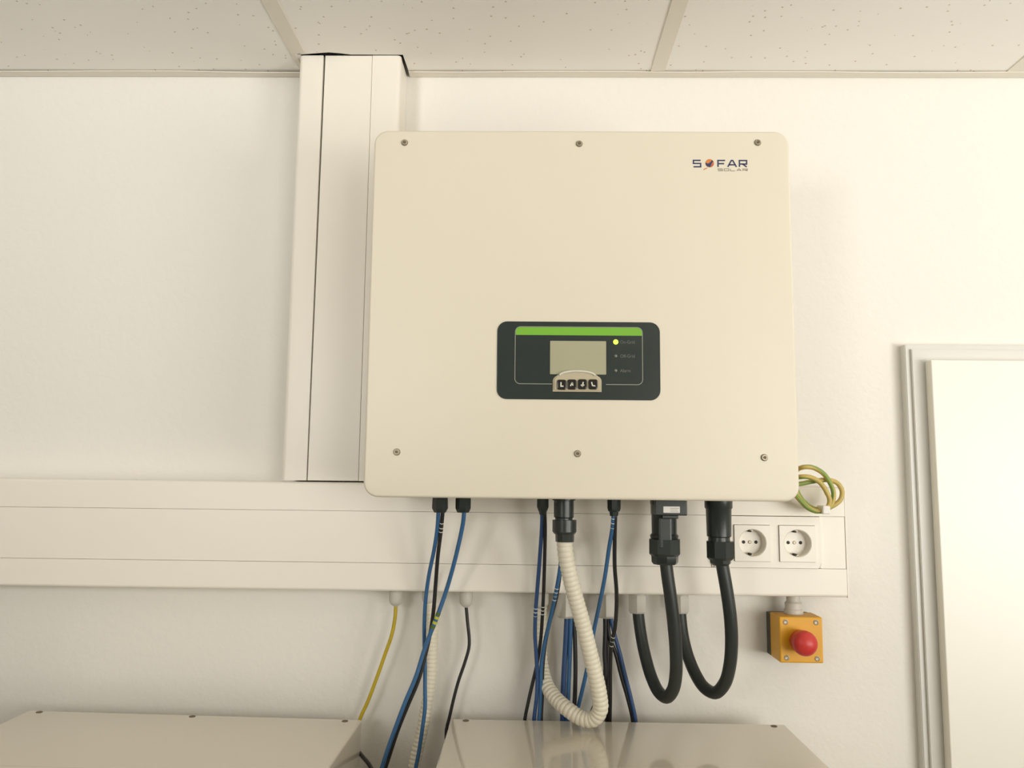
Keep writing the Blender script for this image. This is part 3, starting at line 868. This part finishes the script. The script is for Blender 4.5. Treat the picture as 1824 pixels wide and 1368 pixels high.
# -- pair at the left of the inverter
t = thing('solar_cable_pair', (PLUG['p1'][0], -0.16, 1.70), 'blue and black cable pair from the leftmost plug under the inverter', 'cable', 'string cables under the inverter')
plug_part('plug', 'p1', 'black_plastic', t, 8, math.radians(22.5))
cable('blue_a', 'blue_lead', None, RB, 'blue_wire', [(-0.172, -0.08, 1.20), (-0.176, -0.075, 0.95), (-0.180, -0.075, 0.70), (-0.183, -0.075, 0.30), (-0.183, -0.075, 0.006)], parent=t)
cable('black_a', 'black_lead', None, RB, 'black_wire', [(-0.2245, -0.106, 1.20), (-0.2335, -0.108, 1.13), (-0.2500, -0.110, 1.105)], parent=t)
rings('black_a', [1.686, 1.682, 1.675], RB, 'white_mark', t, 'print_mark')
t = thing('solar_cable', (PLUG['p2'][0], -0.16, 1.70), 'blue cable with yellow-green marker from the second plug from left', 'cable', 'string cables under the inverter')
plug_part('plug', 'p2', 'black_plastic', t, 8, math.radians(22.5))
bl = cable('blue_b', 'blue_lead', None, RB + 0.0002, 'blue_wire', [(-0.2290, -0.128, 1.20), (-0.2360, -0.148, 1.13), (-0.2500, -0.152, 1.105)], parent=t)
rings('blue_b', [1.691, 1.688], RB, 'white_mark', t, 'print_mark')
rings('blue_b', [1.5450, 1.5370], RB + 0.0004, 'mark_yellow', t, 'yellow_ring', 0.0042)
rings('blue_b', [1.5492, 1.5410, 1.5328], RB + 0.0003, 'mark_green', t, 'green_ring', 0.0042)

# -- pair in the middle
t = thing('solar_cable_pair', (PLUG['p3'][0], -0.16, 1.70), 'blue and black cable pair left of the white ribbed conduit', 'cable', 'string cables under the inverter')
plug_part('plug', 'p3', 'black_plastic', t, 8, math.radians(22.5))
cable('blue_c', 'blue_lead', None, RB, 'navy_wire', end_under((0, -0.05), 0.012), parent=t)
cable('black_c', 'black_lead', None, RB - 0.0003, 'black_wire', end_under((0, -0.042), -0.006), parent=t)
rings('blue_c', [1.5580, 1.5540, 1.5490, 1.5455], RB, 'white_mark', t, 'print_mark')
rings('black_c', [1.5570, 1.5530, 1.5485], RB - 0.0003, 'white_mark', t, 'print_mark')
# -- pair behind the conduit
t = thing('solar_cable_pair', CABLE['blue_d'][0], 'blue and black cable pair emerging from behind the white ribbed conduit', 'cable', 'string cables under the inverter')
obj('plug', lathe(CABLE['blue_d'][0][0], -0.135, [(0.009, 1.7235), (0.009, 1.690), (0.006, 1.675), (0.006, 1.660)], 12), 'black_plastic', t)
cable('blue_d', 'blue_lead', None, RB, 'blue_wire', end_under((0, -0.05), 0.021), parent=t)
cable('black_d', 'black_lead', None, RB - 0.0004, 'black_wire', end_under((0, -0.045), 0.027), parent=t)
rings('blue_d', [1.5860, 1.5820, 1.5780, 1.5740, 1.5700], RB, 'white_mark', t, 'print_mark')
# -- pair at the right
t = thing('solar_cable_pair', (PLUG['p5'][0], -0.16, 1.70), 'blue and black cable pair right of the white ribbed conduit', 'cable', 'string cables under the inverter')
plug_part('plug', 'p5', 'black_plastic', t, 8, math.radians(22.5))
cable('blue_g', 'blue_lead', None, RB, 'blue_wire', end_under((0, -0.03), 0.074), parent=t)
cable('black_g', 'black_lead', None, RB, 'black_wire', end_under((0, -0.03), 0.130), parent=t)
rings('blue_g', [1.6925, 1.6885, 1.6845, 1.6800], RB, 'white_mark', t, 'print_mark')
rings('black_g', [1.5130, 1.5090, 1.5050, 1.5010], RB, 'white_mark', t, 'print_mark')

# -- runs leaving the glands under the trunking
cable('yellow', 'yellow_cable', 'thin yellow cable hanging from the leftmost gland under the trunking', 0.0029, 'yellow_wire', [(-0.266, -0.030, 1.33), (-0.272, -0.036, 1.29), (-0.276, -0.056, 1.275)])
cable('thin_black', 'thin_black_cable', 'thin black cable hanging from the gland between yellow cable and conduit', 0.0026, 'black_wire', [(-0.120, -0.03, 1.33), (-0.105, -0.036, 1.29), (-0.098, -0.056, 1.275)])
cable('blue_e', 'blue_cable', 'dark blue cable from the gland behind the ribbed conduit, leftmost of three', 0.0042, 'navy_wire', end_under((0, -0.030), 0.052), group='cables from the gland behind the conduit')
cable('blue_f', 'blue_cable', 'blue cable from the gland behind the ribbed conduit, middle of three', 0.0034, 'blue_wire', end_under((0, -0.032), 0.060), group='cables from the gland behind the conduit')
cable('black_e', 'black_cable', 'black cable from the gland behind the ribbed conduit, rightmost of three', 0.0034, 'black_wire', end_under((0, -0.030), 0.068), group='cables from the gland behind the conduit')
cable('black_h', 'black_cable', 'black cable swinging left behind the ribbed conduit', 0.0036, 'black_wire', end_under((0, -0.030), 0.094, -0.135), group='cables from the right gland')
cable('black_j', 'black_cable', 'black cable hanging straight down right of the ribbed conduit', 0.0036, 'black_wire', end_under((0, -0.024), 0.120, -0.135), group='cables from the right gland')
cable('black_i', 'black_cable', 'black cable slanting right next to a blue one', 0.0032, 'black_wire', end_under((0, -0.030), 0.172, -0.135), group='cables from the right gland')
cable('blue_h', 'blue_cable', 'blue cable slanting right, rightmost of the blue cables', 0.0032, 'navy_wire', end_under((0, -0.034), 0.182), group='cables from the right gland')
cable('small', 'short_black_cable', 'short black cable at the side of the lower left cabinet', 0.0030, 'black_wire', [(-0.2230, -0.165, 1.20), (-0.2320, -0.172, 1.14), (-0.2500, -0.174, 1.12)])

# -- ribbed conduits
def ribs(r, pitch, depth):
    return lambda s: r - depth * (0.5 - 0.5 * math.cos(2 * math.pi * s / pitch)) ** 2
t = thing('ribbed_conduit', (PLUG['cb'][0], -0.18, 1.69), 'white ribbed conduit looping from a big black connector under the inverter', 'conduit')
plug_part('connector_body', 'cb', 'black_plastic', t, 28)
plug_part('connector_nut', 'cn', 'black_plastic', t, 14)
plug_part('connector_collar', 'cl', 'black_plastic', t, 10)
cable('white', 'ribbed_hose', None, 0.0117, 'conduit', None, parent=t, seg=20, step=0.0009, rfun=ribs(0.0115, 0.0070, 0.0010))
cable('white2', 'ribbed_conduit', 'white ribbed conduit hanging behind the blue cables between the cabinets', 0.0095, 'conduit',
      [(-0.187, -0.055, 1.15), (-0.190, -0.055, 0.9), (-0.190, -0.05, 0.5), (-0.190, -0.05, 0.012)], cat='conduit', seg=18, step=0.0012, rfun=ribs(0.0095, 0.0062, 0.0013))

# -- thick mains cables
def mains(key, pre, label):
    t = thing('mains_cable', (PLUG[pre + 'b'][0], -0.17, 1.64), label, 'cable', 'thick black cables with big plugs')
    plug_part('plug_body', pre + 'b', 'black_plastic', t, 28)
    plug_part('plug_nut', pre + 'n', 'black_plastic', t, 8, math.radians(10))
    plug_part('plug_collar', pre + 'l', 'black_plastic', t, 8)
    cable(key, 'sheath', None, 0.0091, 'black_rubber', None, parent=t, seg=18, step=0.004)
    return t
m1 = mains('ac1', 'a1', 'thick black cable loop whose plug carries a white sticker')
lb = bmesh.new()
box(0.1790, 0.2240, -0.1935, -0.150, 1.7020, 1.7240, 0.0015, bm=lb)
box(0.1895, 0.2120, -0.1915, -0.160, 1.6975, 1.7025, 0.001, bm=lb)
box(0.1840, 0.2030, -0.1905, -0.165, 1.6550, 1.7000, 0.003, bm=lb)
lb = obj('latch_block', lb, 'black_plastic', m1)
st = obj('sticker', plate(0.1904, 0.2134, 1.7058, 1.7146, 0.0006, -0.1942, -0.1935, n=2), 'tag', lb)
obj('sticker_print', stroke([[(0.2000, 1.7120), (0.2120, 1.7120)], [(0.2000, 1.7096), (0.2100, 1.7096)], [(0.2000, 1.7072), (0.2115, 1.7072)]], 0.0006, -0.1944, -0.1942), 'logo_grey', lb)
mains('ac2', 'a2', 'thick black cable loop plugged in beside the sockets')

# -- coiled earth wire
t = thing('earth_wire', (0.4405, -0.10, 1.705), 'coiled yellow-green earth wire beside the lower right inverter corner', 'wire')
cable('coil', 'wire_coil', None, 0.0036, ['earth_yellow', 'earth_green'], None, parent=t, seg=12, step=0.003, stripe=4, twist=48.0)
obj('wire_terminal', box(0.3505, 0.387, -0.1200, -0.0940, 1.7340, 1.7500, 0.002), 'steel', t)
tb = bmesh.new()
box(0.4385, 0.4500, -0.1190, -0.0905, 1.7035, 1.7160, 0.002, bm=tb)
obj('cable_tie', tb, 'tag', t)

# ------------------------------------------------------------------ emergency stop
es = thing('emergency_stop', (0.4178, 0, 1.479), 'yellow emergency stop box with red mushroom button by the trunking end', 'switch')
obj('base', box(0.3850, 0.4505, -0.020, 0.0, 1.4790, 1.5440, 0.0015), 'estop_base', es)
obj('cover', box(0.3850, 0.4505, -0.0680, -0.0203, 1.4785, 1.5465, 0.0022, 3), 'estop_yellow', es)
es_scr = None
for x, z in ((0.3948, 1.5388), (0.4408, 1.5388), (0.3950, 1.4862), (0.4410, 1.4855)):
    if es_scr is None:
        bm = lathe(0, 0, [(0.0040, 0.0006), (0.0040, -0.0006), (0.0030, -0.0010), (0.0014, -0.0004)], 18, axis='-y')
        bmesh.ops.translate(bm, verts=bm.verts[:], vec=root_loc(es))
        es_scr = obj('screw', bm, 'steel', es)
        es_scr.location = Vector((x, -0.0680, z)) - root_loc(es)
    else:
        disc_copy(es_scr, es, x, -0.0680, z)
bx, bz = 0.4140, 1.5125
bp = [(0.0125, -0.0682), (0.0125, -0.0720), (0.0160, -0.0735), (0.0165, -0.0850), (0.0180, -0.0880), (0.0183, -0.0960)]
bp += [(0.0183 * math.cos(a), -0.0960 - 0.0135 * math.sin(a)) for a in [math.pi / 2 * i / 8 for i in range(1, 8)]] + [(0.0008, -0.1095)]
smooth_by_angle(obj('mushroom_button', lathe(bx, bz, bp, 36, axis='-y'), 'red', es), 40)
g = lathe(0.4176, -0.036, [(0.0105, TZ0 - 0.0003), (0.0105, 1.5660), (0.0130, 1.5630), (0.0130, 1.5545), (0.0145, 1.5525), (0.0145, 1.5467)], 24)
smooth_by_angle(obj('conduit_fitting', g, 'gland', es), 35)

# ------------------------------------------------------------------ lower cabinets
def cabinet(x0, x1, zt, label, screws):
    yb, yf, zb = -0.0590, -0.3300, 0.870
    c = thing('metal_cabinet', ((x0 + x1) / 2, 0.0, zb), label, 'cabinet', 'glossy cabinets below the inverter')
    obj('housing', box(x0, x1, yf + 0.03, yb, zb, zt, 0.0028, 3), 'gloss', c)
    obj('front_cover', box(x0 - 0.006, x1 + 0.006, yf, yf + 0.0295, zb - 0.004, zt + 0.004, 0.004, 3), 'gloss', c)
    br = bmesh.new()
    box(x0 + 0.17, x1 - 0.17, yb + 0.0002, 0.0, zt - 0.30, zt - 0.22, bm=br)
    obj('wall_bracket', br, 'steel', c)
    first = None
    for x, y in screws:
        if first is None:
            bm = lathe(0, 0, [(0.0048, 0.0), (0.0048, 0.0005), (0.0040, 0.0009), (0.0018, 0.0005)], 16)
            bmesh.ops.translate(bm, verts=bm.verts[:], vec=root_loc(c))
            first = obj('screw', bm, 'screw_dark', c)
            first.location = Vector((x, y, zt)) - root_loc(c)
        else:
            disc_copy(first, c, x, y, zt)
    return c
c1 = cabinet(-0.7690, -0.2545, 1.3860, 'glossy beige metal cabinet at lower left, next to the yellow cable', [(-0.7476, -0.068), (-0.5118, -0.068), (-0.2780, -0.070)])
c1.rotation_euler.y = 0.0105
cabinet(-0.1130, 0.3920, 1.3868, 'glossy beige metal cabinet below the ribbed conduit and cable loops', [(-0.0895, -0.0685), (0.3725, -0.0700)])
